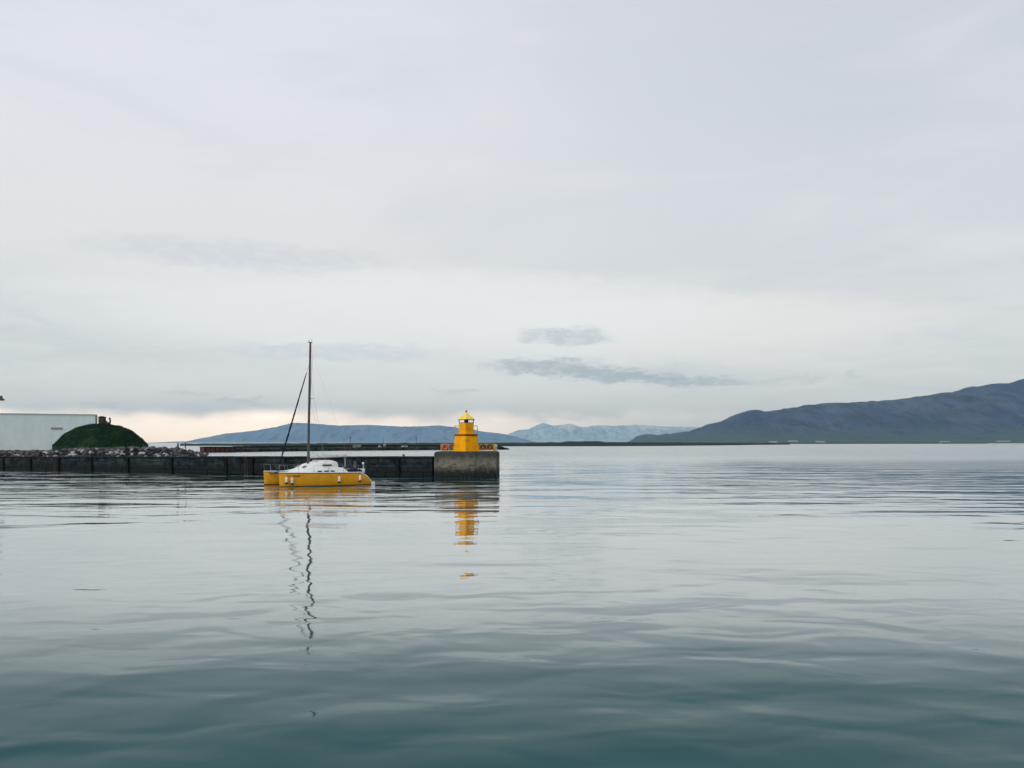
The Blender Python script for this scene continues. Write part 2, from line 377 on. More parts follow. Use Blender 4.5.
# ------------------------------------------------------------------ mountains
def interp(prof, x):
    if x <= prof[0][0]: return prof[0][1]
    for (a, ya), (b, yb) in zip(prof, prof[1:]):
        if x <= b: return ya + (yb - ya) * (x - a) / (b - a)
    return prof[-1][1]
def mountain(name, prof, D, depth, back, m, step=1.6, gully=.10, cliff=.55, rows=46, seed=0, rough=.35, foot=0.0):
    x0, x1 = prof[0][0], prof[-1][0]; n = int((x1 - x0) / step) + 1
    bm = bmesh.new(); grid = []
    for i in range(n + 1):
        px = x0 + (x1 - x0) * i / n
        H = max(0, (HY - interp(prof, px)) / F * D + CH * 0)
        H += mn.noise(Vector((px * .16, seed, 0))) * rough * D / F + mn.noise(Vector((px * .5, seed, 3))) * rough * .5 * D / F
        H = max(H, 0.5); x = (px - 512) / F * D; rowv = []
        for j in range(rows + 1):
            s = j / rows
            u = s
            f = (1 - cliff) * u ** 1.25 + cliff * (lambda q: q * q * (3 - 2 * q))(min(1, max(0, (u - .35) / .6)))
            wob = mn.noise(Vector((x * .0011, s * 1.2, seed + 5))) + .6 * mn.noise(Vector((x * .0035, s * 2.5, seed + 9))) + .3 * mn.noise(Vector((x * .009, s * 6, seed)))
            z = H * (f + gully * wob * math.sin(math.pi * min(1, s)) ** .8 * 1.3)
            y = D - depth * (1 - s) + mn.noise(Vector((x * .0012, s * 3, seed + 20))) * depth * .05 * math.sin(math.pi * s)
            rowv.append(bm.verts.new((x, y, max(z, -.5) if j else -.5)))
        for j in range(1, 7):
            s = j / 6
            rowv.append(bm.verts.new((x * (D + back * s) / D, D + back * s, H * (1 - s * s) - (.5 if j == 6 else 0))))
        grid.append(rowv)
    for A, B in zip(grid, grid[1:]):
        for k in range(len(A) - 1): bm.faces.new((A[k], B[k], B[k + 1], A[k + 1]))
    me = bpy.data.meshes.new(name); bm.to_mesh(me); bm.free(); me.materials.append(m)
    for p in me.polygons: p.use_smooth = True
    o = link(bpy.data.objects.new(name, me)); o['kind'] = 'structure'; return o

akra = [(160, 443), (172, 442), (182, 441.2), (199, 442), (204, 439.5), (210, 437.2), (229, 433.2), (256, 430.2), (280, 426), (291.6, 422.6), (309, 423), (338, 425.3),
        (369, 424.6), (401, 426.3), (423, 426), (439, 425.2), (456, 427), (481, 431), (504, 433.7), (517, 436.5), (530, 440.5), (540, 443)]
farm = [(470, 443), (496, 440), (505, 436.5), (509, 433.5), (518, 430), (528, 429), (536, 425.5), (543, 422.6), (549, 424.4), (555, 425.4), (563, 424.6), (570, 423.4), (578, 426), (584, 427.2), (592, 425.8),
        (602, 424.8), (612, 425.8), (622, 425.4), (637, 424.6), (652, 425.6), (668, 426.6), (683, 426.8), (693, 427), (720, 430), (760, 436), (800, 443)]
esja = [(622, 443), (630, 440.6), (637, 435.5), (644.7, 434), (652, 435.2), (662, 434.2), (688, 431), (700, 427), (708, 423.8), (721, 421.2), (731, 415.8), (745, 411.2), (752, 411.8), (762, 412), (784, 408.5),
        (800, 406), (807, 404.3), (812, 404.8), (818, 403.4), (851, 402), (895, 399.5), (915, 396.5), (934, 394), (951, 392.4), (967, 386.8), (989, 385), (1008, 383.2), (1014, 381.5), (1020, 379.6), (1040, 378.8), (1072, 374),
        (1110, 374), (1160, 381), (1230, 392), (1320, 410), (1420, 430), (1480, 443)]
mk = mountain_mat('pale_fell', (.10, .22, .38), (.14, .26, .42), (.14, .25, .36), scale=.0012, zg=70)  # blue of distant haze mixed into the mountain colours
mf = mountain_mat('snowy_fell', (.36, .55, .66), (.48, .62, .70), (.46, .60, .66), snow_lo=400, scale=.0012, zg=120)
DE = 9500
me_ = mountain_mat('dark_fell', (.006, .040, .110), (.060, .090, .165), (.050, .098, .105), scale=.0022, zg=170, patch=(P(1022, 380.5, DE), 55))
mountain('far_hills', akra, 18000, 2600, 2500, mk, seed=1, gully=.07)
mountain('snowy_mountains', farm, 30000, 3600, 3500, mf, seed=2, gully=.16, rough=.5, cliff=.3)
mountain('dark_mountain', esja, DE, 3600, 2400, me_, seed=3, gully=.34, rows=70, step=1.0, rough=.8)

# low land on the far shore
def lowland(name, pts, m, depth, seed):
    """pts: (px, waterline D, top py)"""
    bm = bmesh.new(); rows = []
    n = 160
    for i in range(n + 1):
        px = pts[0][0] + (pts[-1][0] - pts[0][0]) * i / n
        D = interp([(a, b) for a, b, c_ in pts], px); ty = interp([(a, c_) for a, b, c_ in pts], px)
        D *= 1 + .01 * mn.noise(Vector((px * .05, seed, 0)))
        zt = Z(ty, D + depth * .6) + mn.noise(Vector((px * .11, seed, 1))) * .0006 * D
        r = []
        for s, f in ((0, -.3), (.03, .25), (.12, .6), (.35, .85), (.6, 1), (.85, .8), (1, -.2)):
            r.append(bm.verts.new((X(px, D + depth * s), D + depth * s, zt * f if f > 0 else -.4)))
        rows.append(r)
    for A, B in zip(rows, rows[1:]):
        for k in range(6): bm.faces.new((A[k], B[k], B[k + 1], A[k + 1]))
    me = bpy.data.meshes.new(name); bm.to_mesh(me); bm.free(); me.materials.append(m)
    o = link(bpy.data.objects.new(name, me)); o['kind'] = 'structure'; return o
lowland('island', [(180, 1100, 443.5), (420, 1000, 442.8), (510, 960, 442.6), (560, 970, 442.2), (569, 975, 441.2), (600, 985, 441.2), (606, 990, 442.0), (660, 1060, 442.3), (720, 1250, 442.7), (770, 1600, 443.1), (790, 1750, 443.9)], M['island'], 160, 1)
lowland('low_spit', [(700, 2500, 443.0), (780, 2600, 442.9), (860, 2700, 442.8), (930, 2900, 443.0), (985, 3100, 443.2), (992, 3150, 443.8)], M['island'], 400, 2)
lowland('far_shore', [(620, 5600, 442.4), (800, 5500, 442.0), (1000, 5300, 442.0), (1200, 5200, 442.0), (1350, 5200, 442.3)], mat('shore_grass', (.035, .06, .04), (.05, .07, .045), .01, .95), 900, 3)

def barn(px, D, wpx, hpx, zb, label):
    W = wpx / F * D; H = hpx / F * D
    t = empty('farm_building', (X(px, D), D, zb))
    MB().box((0, 0, H * .35), (W, W * .25, H * .7)).build('wall', M['white_wall'], t)
    MB().loft([[Vector((x, -W * .14, H * .703)), Vector((x, W * .14, H * .703)), Vector((x, 0, H))] for x in (-W * .51, W * .51)]).build('roof', M['white_wall'], t)
    tag(t, label, 'farm building', 'white farm buildings on the far shore')
for px, D, wpx, hpx, zb, lb in ((773, 5700, 8, 1.3, 4, 'leftmost low white farm building at the foot of the dark mountain'),
                               (793, 5900, 9, 1.2, 9, 'second low white farm building from the left below the dark mountain'),
                               (820, 5750, 9, 1.3, 5, 'third low white farm building from the left, below the mountain shoulder'),
                               (945, 5800, 10, 1.1, 7, 'faint pale farm building beyond the dark low spit, fourth from the left'),
                               (1003, 5900, 13, 1.0, 10, 'longest and rightmost pale farm building below the highest part of the mountain')):
    barn(px, D, wpx, hpx, zb, lb)

# ------------------------------------------------------------------ quay (near stone wall)
A = Vector((-78.3, 133, 0)); B = Vector((-9.5, 104.1, 0)); dirw = (B - A).normalized(); L0 = (B - A).length
EXT = 40.0
nrm = Vector((dirw.y, -dirw.x, 0))            # towards the camera
if nrm.y > 0: nrm = -nrm
ang = math.atan2(dirw.y, dirw.x)
qo = empty('stone_quay', A)
qo.rotation_euler = (0, 0, ang)               # local x along the wall, local -y faces the camera
tag(qo, 'long dark old stone quay wall running from the left edge to the lighthouse block', 'quay wall')
def topz(s): return 2.03 + .44 * max(0, min(1, s / L0))
qw = MB()
qw.loft([[Vector((s, .12, -.6)), Vector((s, 4.2, -.6)), Vector((s, 4.2, topz(s) - .02)), Vector((s, .12, topz(s) - .02))] for s in (-EXT, 0, L0)])
rnd = random.Random(3)
nr = 5
for r in range(nr):
    s = -EXT - rnd.random()
    while s < L0 - .05:
        l = rnd.uniform(.9, 2.0); e = min(s + l, L0)
        za, zb_ = -.5 + (topz(s) - .18 + .5) * r / nr, -.5 + (topz(s) - .18 + .5) * (r + 1) / nr
        pr = rnd.uniform(0, .10)
        qw.box(((s + e) / 2, .05 - pr / 2 + .12 / 2, (za + zb_) / 2), (e - s - .05, .14 + pr, zb_ - za - .05), rz=rnd.uniform(-.015, .015))
        s = e
qw.build('stone_wall', M['stone'], qo)
cp = MB(); s = -EXT
while s < L0:
    e = min(s + rnd.uniform(1.8, 2.6), L0)
    cp.box(((s + e) / 2, 2.0, topz((s + e) / 2) - .06 + rnd.uniform(-.015, .02)), (e - s - .04, 4.3, .17), ry=-.005, bevel=.025); s = e
cp.build('coping', M['rock_b'], qo)
# upright timber rubbing posts along the wall, blackened to stand in for shadow slots
for px_ in (-60, -28, 4, 31, 59, 92, 128, 172, 226, 252, 398):
    q_ = (px_ - 512) / F; s = (133 * q_ + 78.3) / (.921 + .387 * q_)
    MB().box((s, -.15, topz(s) / 2 - .15), (rnd.uniform(.28, .5), .2, topz(s) + .1), bevel=.03).build('rubbing_post', M['timber'], qo)
for s in (12, 47):
    ld = MB()
    for q in (-.22, .22): ld.tube((s + q, -.2, -.3), (s + q, -.2, 2.5), .03)
    for k in range(9): ld.tube((s - .22, -.2, .0 + k * .28), (s + .22, -.2, .0 + k * .28), .02)
    ld.build('ladder', M['iron'], qo)
def wpt(s, off, z):   # world point from wall coordinates
    p = A + dirw * s - nrm * off; return Vector((p.x, p.y, z))
def bollard(s, off, label, h=.42):
    o = MB().lathe([(.17, 0), (.13, .06), (.11, h * .6), (.2, h * .8), (.19, h), (.05, h + .03)], 14).build('mooring_bollard', M['iron'], None, R(40))
    o.location = wpt(s, off, topz(s) + .03); tag(o, label, 'bollard')
bollard(70.2, .8, 'small dark bollard on the quay edge between the boat and the lighthouse block', .25)

# land behind the quay
g = MB()
pl = [wpt(-EXT, 4.1, 2.0), wpt(33, 4.1, 2.0), Vector((-48.5, 131, 2)), Vector((-59, 159, 2)), Vector((-80, 215, 2)), Vector((-125, 330, 2)), Vector((-260, 330, 2)), Vector((-260, 150, 2))]
g.loft([[v - Vector((0, 0, 2.6)) for v in pl], pl]); go = g.build('ground', M['ground']); tag(go, kind='structure')

# ------------------------------------------------------------------ boulders
def rock_mesh(seed, m):
    bm = bmesh.new(); bmesh.ops.create_icosphere(bm, subdivisions=2, radius=.5); rr = random.Random(seed)
    planes = [(Vector((rr.gauss(0, 1), rr.gauss(0, 1), rr.gauss(0, 1))).normalized(), rr.uniform(.26, .40)) for _ in range(9)]
    for v in bm.verts:
        for nn, d in planes:
            k = v.co.dot(nn)
            if k > d: v.co -= nn * (k - d)
        v.co += v.co.normalized() * mn.noise(v.co * 4 + Vector((seed, 0, 0))) * .05
    me = bpy.data.meshes.new('boulder'); bm.to_mesh(me); bm.free(); me.materials.append(m); return me
rocks = [rock_mesh(k, M[('rock_a', 'rock_b', 'rock_c', 'rock_a', 'rock_b')[k % 5]]) for k in range(10)]
def bank_top(s):      # crest height of the rubble bank along the wall
    if s < 0: return 2.7
    if s < 10: return 2.7 + .07 * s
    return interp([(10, 3.4), (24, 3.55), (29, 3.4), (32.5, 2.9), (37.5, 2.4)], s)
spots = []
rr = random.Random(11)
s = -13.0
rowsn = 7
cells = []
for r in range(rowsn):
    s = -14 + rr.random()
    while s < 37.2 - r * .45:
        d = rr.uniform(.6, 1.15) if rr.random() < .75 else rr.uniform(1.3, 1.75); cells.append((s, r, d)); s += d * .82
for s, r, d in cells:
    f = (r + .3) / (rowsn - 1); f = min(f, 1.05)
    off = 1.3 + f * 5.0 + rr.uniform(-.25, .25)
    zt = topz(s) + (bank_top(s) - topz(s)) * min(1, f) ** .8
    spots.append((s, off, zt - d * .33, d))
print('boulder spots', len(spots))
spots.sort(key=lambda q: q[1])
front = spots[:300]; rest = spots[300:]
for k, (s, off, z, d) in enumerate(front):
    o = bpy.data.objects.new('boulder', rocks[rr.randrange(10)]); link(o)
    o.location = wpt(s, off, z); o.rotation_euler = (rr.uniform(0, 6), rr.uniform(0, 6), rr.uniform(0, 6))
    o.scale = (d * rr.uniform(.9, 1.3), d * rr.uniform(.8, 1.1), d * rr.uniform(.65, .95))
    tag(o, 'angular grey boulder in the rubble bank on top of the stone quay', 'boulder', 'boulders of the rubble bank')
bm = bmesh.new()
for (s, off, z, d) in rest + [(rr.uniform(-42, -13), 1.3 + q, 2.2 + q * .14, 1.3) for q in [rr.uniform(0, 5) for _ in range(160)]] + [(rr.uniform(-40, 28), rr.uniform(5.8, 8.5), 2.4, 1.4) for _ in range(220)]:
    v0 = len(bm.verts); bm.from_mesh(rocks[0]); bm.verts.ensure_lookup_table()
    mt = Matrix.Translation(wpt(s, off, z)) @ Matrix.Rotation(rr.uniform(0, 6), 4, Vector((rr.random(), rr.random(), rr.random())).normalized()) @ Matrix.Diagonal((d, d, d * .8, 1))
    bmesh.ops.transform(bm, matrix=mt, verts=bm.verts[v0:])
# earth core under the stones
me = bpy.data.meshes.new('rubble'); bm.to_mesh(me); bm.free(); me.materials.append(M['rock_a'])
ro = link(bpy.data.objects.new('rubble', me)); tag(ro, 'grey rubble filling the back of the boulder bank behind the quay', 'rubble', kind='stuff')
core = MB()
core.loft([[wpt(s, 1.4, 1.6), wpt(s, 7.5, 1.6), wpt(s, 7.0, bank_top(s) - .45), wpt(s, 5.6, bank_top(s) - .4), wpt(s, 1.5, topz(s) + .05)] for s in (-EXT, -10, 0, 10, 20, 28, 31, 33)])
co = core.build('rubble_bed', M['rock_b']); tag(co, kind='structure')

def post(px, ybot, ytop, w_, label):
    D = 124; p = P(px, ybot, D)
    o = MB().lathe([(w_, 0), (w_ * .9, (ybot - ytop) / F * D - .1), (w_ * 1.3, (ybot - ytop) / F * D - .08), (w_ * 1.1, (ybot - ytop) / F * D)], 10).build('marker_post', M['iron'])
    o.location = p; tag(o, label, 'post', 'short posts on the rubble bank')
post(178, 448, 443.3, .12, 'shorter and stouter of two dark posts standing on the boulder bank')
post(185.4, 448.3, 442.3, .08, 'taller and thinner of two dark posts standing on the boulder bank')

# ------------------------------------------------------------------ grass mound with drying shed
DM = 200; MC = Vector((X(101.3, DM), DM + 0, 2.0)); RM = 10.15; TZ = Z(424.3, DM)
prof = [(1.0, 0), (.985, .05), (.93, .17), (.85, .36), (.75, .54), (.64, .70), (.52, .82), (.40, .91), (.26, .965), (.12, .992), (0.02, 1.0)]
bm = bmesh.new(); NR, NA = 60, 140; rings = []
def prof_z(q):   # q = radius fraction 0..1 -> height fraction
    p2 = sorted(prof)
    return interp(p2, q)
def mound_z(q, a):
    z = prof_z(min(q, 1)) * (TZ - 3.15) + 1.15 * (1 if q < 1 else 0)
    # spiral path cut into the turf
    for turn in range(3):
        qs = .22 + .26 * ((a / (2 * math.pi)) + turn)
        dd = (q - qs)
        if abs(dd) < .085: z -= .12 * math.cos(dd / .085 * math.pi / 2) ** .6 * (1 if dd > -.05 else .5)
    return z
for i in range(NR + 1):
    q = 1 - i / NR * .995
    r = []
    for k in range(NA):
        a = 2 * math.pi * k / NA
        x, y = q * RM * math.cos(a), q * RM * math.sin(a)
        z = mound_z(q, a) + mn.noise(Vector((x * .5, y * .5, 0))) * .18 + mn.noise(Vector((x * 2.2, y * 2.2, 4))) * .10
        r.append(bm.verts.new((x, y, z if i else -.1)))
    rings.append(r)
for Ar, Br in zip(rings, rings[1:]):
    for k in range(NA): bm.faces.new((Ar[k], Ar[(k + 1) % NA], Br[(k + 1) % NA], Br[k]))
bm.faces.new(rings[-1])
me = bpy.data.meshes.new('grass_mound'); bm.to_mesh(me); bm.free(); me.materials.append(M['turf'])
for p in me.polygons: p.use_smooth = True
mo = link(bpy.data.objects.new('grass_mound', me)); mo.location = MC
tag(mo, 'steep dark green grass dome rising behind the boulder bank', 'grass mound')
# blades of grass
bm = bmesh.new(); rg = random.Random(5)
for _ in range(16000):
    a = rg.uniform(0, 2 * math.pi); q = math.sqrt(rg.random()) * .985
    x, y = q * RM * math.cos(a), q * RM * math.sin(a); z = mound_z(q, a) + mn.noise(Vector((x * .5, y * .5, 0))) * .18
    h = rg.uniform(.12, .34); b_ = rg.uniform(0, 6.28); w_ = rg.uniform(.03, .08)
    lx, ly = rg.uniform(-.12, .12), rg.uniform(-.12, .12)
    v1 = bm.verts.new((x - w_ * math.cos(b_), y - w_ * math.sin(b_), z - .05)); v2 = bm.verts.new((x + w_ * math.cos(b_), y + w_ * math.sin(b_), z - .05)); v3 = bm.verts.new((x + lx, y + ly, z + h))
    bm.faces.new((v1, v2, v3))
me = bpy.data.meshes.new('grass'); bm.to_mesh(me); bm.free(); me.materials.append(M['blade'])
gr = link(bpy.data.objects.new('grass', me)); gr.location = MC; tag(gr, 'short rough grass growing over the dome', 'grass', kind='stuff')

sh = empty('drying_shed', (X(103.1, DM), DM, TZ - .10)); tag(sh, 'tiny weathered wooden drying shed on the very top of the grass dome', 'shed')
q = MB()
for k in range(7): q.box((-.75 + k * .18, -.55, .85), (.15, .05, 1.7 + (k % 3) * .03))
for k in range(7): q.box((-.75 + k * .18, .55, .85), (.15, .05, 1.7 + (k % 2) * .04))
for sx_ in (-.84, .42):
    for k in range(6): q.box((sx_, -.42 + k * .17, .85), (.05, .14, 1.7))
q.build('plank_wall', M['old_wood'], sh)
MB().loft([[Vector((-.88, y, 1.72)), Vector((.46, y, 1.72)), Vector((.45, y, 1.78)), Vector((-.2, y, 1.98)), Vector((-.87, y, 1.78))] for y in (-.7, .7)]).build('roof', M['old_wood'], sh)
q = MB()
q.box((.95, 0, .35), (1.1, .8, .5), bevel=.05); q.box((.62, 0, .72), (.35, .7, .35), ry=.4)
q.build('stone_bench', M['old_wood'], sh)
q = MB(); q.tube((1.45, 0, 0), (1.64, 0, .8), .22, .18); q.tube((1.64, 0, .8), (1.54, 0, 1.42), .18, .2); q.sphere((1.53, 0, 1.45), .22)
q.build('gnarled_post', M['old_wood'], sh, True)
for k in range(3):
    MB().box((-.55 + k * .3, -.62, 1.15), (.12, .05, .5), bevel=.015).build('dried_fish', M['fish'], sh)

# ------------------------------------------------------------------ white building
bd = empty('white_building', (X(96.6, 255), 255, 2.0)); bd.rotation_euler = (0, 0, R(27))
tag(bd, 'large plain pale building with a flat roof behind the grass dome', 'building')
HB = Z(414.6, 255) - 2.0
MB().box((-35, 14, HB / 2 - .1), (70, 28, HB - .2)).build('wall', M['facade'], bd)
MB().box((-35, 14, HB - .06), (70.3, 28.3, .28)).build('roof_edge', mat('roof_trim', (.42, .46, .45), rough=.6), bd)
MB().box((-.05, -.05, HB / 2 - .12), (.55, .3, HB - .3)).build('corner_trim', mat('corner_trim', (.17, .19, .17), rough=.7), bd)
q = MB(); q.box((0, 0, 0), (3.0, .14, .6), bevel=.04)
for k in range(4): q.box((0, -.09, -.14 + k * .09), (2.8, .05, .03))
v = q.build('wall_vent', mat('vent_grey', (.36, .37, .38), rough=.7), bd); v.location = (-10.4, -.08, HB - 4.1)

# lamp whose head just reaches into the picture at the left edge
DL = 150
lp = empty('street_lamp', (X(-14, DL), DL, 2.0)); tag(lp, 'dark lamp head reaching in at the left edge above the pale building', 'street lamp')
zt = Z(400, DL) - 2
MB().tube((0, 0, 0), (0, 0, zt), .1, .06, 12).build('pole', M['iron'], lp, True)
MB().tube((0, 0, zt - .05), (2.1, 0, zt + .15), .05, .04).build('arm', M['iron'], lp)
hx = X(4.2, DL) - X(-14, DL)
q = MB(); q.loft([[Vector((x, -w2, z0)), Vector((x, w2, z0)), Vector((x, w2 * .7, z1)), Vector((x, -w2 * .7, z1))] for x, w2, z0, z1 in
    ((hx - 2.0, .2, zt - .1, zt + .7), (hx - .42, .26, zt - .12, zt + .72), (hx - .36, .26, zt - .12, zt + .3), (hx, .18, zt - .08, zt + .14))])
q.build('lamp_head', M['iron'], lp)

# ------------------------------------------------------------------ lighthouse block and tower
DB = 103
xl, xr = X(433.8, DB), X(497.0, DB); zb = Z(451.6, DB)
blk = MB(); cx, wx = (xl + xr) / 2, xr - xl
blk.box((0, 3.9, (zb - 1.0) / 2), (wx, 7.8, zb + 1.0), bevel=.28)
# slightly battered foot
bo = blk.build('concrete_block', M['concrete'], None, R(35)); bo.location = (cx, DB, 0); bo.rotation_euler = (0, 0, R(-1.5))
tag(bo, 'massive weathered concrete block carrying the yellow lighthouse at the quay end', 'concrete block')
for dxx in (1.25,):
    MB().box((dxx, -.012, (zb) / 2), (.04, .02, zb - .2)).build('pour_joint', M['timber'], bo)
DT = 107; LX = X(466.3, DT)
lh = empty('lighthouse', (LX, DT, zb - .02)); tag(lh, 'small yellow lighthouse with a stepped tower and pointed roof on the concrete block', 'lighthouse')
k_ = DT / F
def hexr(r, z, rot=R(90), n=6): return [Vector((r * math.cos(rot + k * 2 * math.pi / n), r * math.sin(rot + k * 2 * math.pi / n), z)) for k in range(n)]
def zr(py): return Z(py, DT) - (zb - .02)
c30 = math.cos(R(30))
MB().loft([hexr(25.8 / 2 * k_ / c30, 0), hexr(25.3 / 2 * k_ / c30, .22), hexr(21.4 / 2 * k_ / c30, zr(436))]).build('lower_tower', M['tower'], lh)
MB().loft([hexr(26.8 / 2 * k_ / c30, 0.0), hexr(26.8 / 2 * k_ / c30, .12)]).build('plinth', M['tower'], lh)
MB().loft([hexr(21.0 / 2 * k_ / c30, zr(436.2)), hexr(22.4 / 2 * k_ / c30, zr(435.6)), hexr(22.4 / 2 * k_ / c30, zr(434.4))]).build('cornice_shade', M['brown'], lh)  # shade below the gallery put in as a dark brown band
MB().loft([hexr(14.6 / 2 * k_ / c30, zr(434.6)), hexr(14.4 / 2 * k_ / c30, zr(422.9))]).build('upper_tower', M['tower'], lh)
# door on the side away from the sea, window on the front face
q = MB().box((0, 0, 0), (.7, .08, 1.5), bevel=.02)
dr = q.build('door', M['brown'], lh); a = R(30); dr.location = (1.38 * math.cos(a), 1.38 * math.sin(a), .85); dr.rotation_euler = (0, 0, a + R(90))
# lantern: posts, sill, glazing, lamp
lr = 14.0 / 2 * k_ / c30; z0, z1 = zr(423.0), zr(419.6)
lan = MB().loft([hexr(lr + .05, z0), hexr(lr + .05, z0 + .05)]); lan = lan.build('lantern', M['black'], lh)
q = MB()
for k in range(6):
    a = R(90) + k * R(60); q.tube((lr * math.cos(a), lr * math.sin(a), z0), (lr * math.cos(a), lr * math.sin(a), z1), .035)
q.loft([hexr(lr + .08, z1 - .04), hexr(lr + .2, z1)]); q.build('lantern_frame', M['black'], lan)
gm = bpy.data.materials.new('lantern_glass'); gm.use_nodes = True; gb = gm.node_tree.nodes['Principled BSDF']
gb.inputs['Transmission Weight'].default_value = 1; gb.inputs['Roughness'].default_value = .02; gb.inputs['IOR'].default_value = 1.05; gb.inputs['Base Color'].default_value = (.95, .97, .96, 1)
q = MB().loft([hexr(lr - .03, z0 + .03), hexr(lr - .03, z1 - .05)], caps=False); q.build('glazing', gm, lan)
MB().lathe([(.10, z0 + .02), (.22, z0 + .08), (.25, z0 + .2), (.22, z1 - .06), (.08, z1 - .02)], 16).build('lamp', M['black'], lan)
q = MB().loft([hexr(17.2 / 2 * k_ / c30, z1 - .0), hexr(17.2 / 2 * k_ / c30, z1 + .04), hexr(.09, zr(412.3))]); q.build('roof', M['roof_paint'], lh)
MB().tube((0, 0, zr(412.6)), (0, 0, zr(411.6)), .05).sphere((0, 0, zr(411.4)), .12).build('finial', M['brown'], lh)
# gallery rail
gal = MB().loft([hexr(1.62, zr(434.4) + .002, R(90), 6), hexr(1.62, zr(434.4) + .055, R(90), 6)]).build('gallery', M['tower'], lh)
q = MB(); rr_ = 1.58; zg = zr(434.4) + .05
for k in range(6):
    a = R(90) + k * R(60); p0 = Vector((rr_ * math.cos(a), rr_ * math.sin(a), zg)); a2 = a + R(60); p1 = Vector((rr_ * math.cos(a2), rr_ * math.sin(a2), zg))
    q.tube(p0, p0 + Vector((0, 0, 1.0)), .022)
    for hh in (.5, 1.0): q.tube(p0 + Vector((0, 0, hh)), p1 + Vector((0, 0, hh)), .018)
q.build('gallery_rail', M['pale_rail'], gal)

def railing(p0, p1, h, n, label, gaps=()):
    """yellow guard rail with crossed braces"""
    d = Vector(p1) - Vector(p0); Ln = d.length
    t = empty('guard_rail', p0, math.atan2(d.y, d.x))
    tag(t, label, 'railing', 'yellow railings on the lighthouse block')
    q = MB(); q.tube((0, 0, h), (Ln, 0, h), .028); q.tube((0, 0, h * .12), (Ln, 0, h * .12), .02); q.build('rail', M['rail_paint'], t)
    for i in range(n + 1):
        MB().tube((Ln * i / n, 0, 0), (Ln * i / n, 0, h + .02), .035).build('post', M['rail_paint'], t)
    for i in range(n):
        a, b = Ln * i / n + .04, Ln * (i + 1) / n - .04
        MB().tube((a, -.01, h * .12), (b, -.01, h - .02), .02).tube((a, .03, h - .02), (b, .03, h * .12), .02).build('brace', M['rail_paint'], t)
yb = DB + .55
railing((X(479.5, yb), yb + 1.2, zb), (X(493.2, yb), yb + 1.2, zb), .88, 2, 'yellow cross braced railing right of the lighthouse on the concrete block')
railing((X(440.0, yb), yb + 1.2, zb), (X(453.8, yb), yb + 1.2, zb), .88, 3, 'yellow cross braced railing left of the lighthouse behind the lifebuoy')
railing((X(493.2, yb) + .02, yb + 1.3, zb), (X(493.2, yb) + .25, yb + 5.8, zb), .88, 5, 'yellow railing along the seaward right edge of the concrete block')
# life buoy on stand
lb = empty('lifebuoy_stand', (X(444.8, yb), yb + .4, zb)); tag(lb, 'orange lifebuoy on a white stand at the left end of the block', 'lifebuoy stand')
q = MB(); q.tube((-.42, .06, 0), (-.42, .06, .95), .035); q.tube((.42, .06, 0), (.42, .06, .95), .035); q.tube((-.42, .06, .9), (.42, .06, .9), .03); q.build('stand', M['white_wall'], lb)
q = MB(); prev = None; pts = [(Vector((.30 * math.cos(t_), 0, .58 + .30 * math.sin(t_)))) for t_ in [i * math.pi / 10 for i in range(21)]]
rings = []
for i in range(20):
    t_ = i * math.pi / 10
    rings.append([Vector(((.29 + .10 * math.cos(u)) * math.cos(t_), .09 * math.sin(u), .56 + (.29 + .10 * math.cos(u)) * math.sin(t_))) for u in [j * math.pi / 4 for j in range(8)]])
q.loft(rings + [rings[0]], caps=False); q.build('lifebuoy_ring', M['orange'], lb, True)
# white marker at right end
o = MB().tube((0, 0, 0), (0, 0, .55), .05).box((0, 0, .68), (.3, .2, .28), bevel=.04).build('white_marker', M['white_wall']); o.location = (X(496.2, DB), DB + 1.0, zb)
tag(o, 'tiny white marker box at the right corner of the concrete block', 'marker')

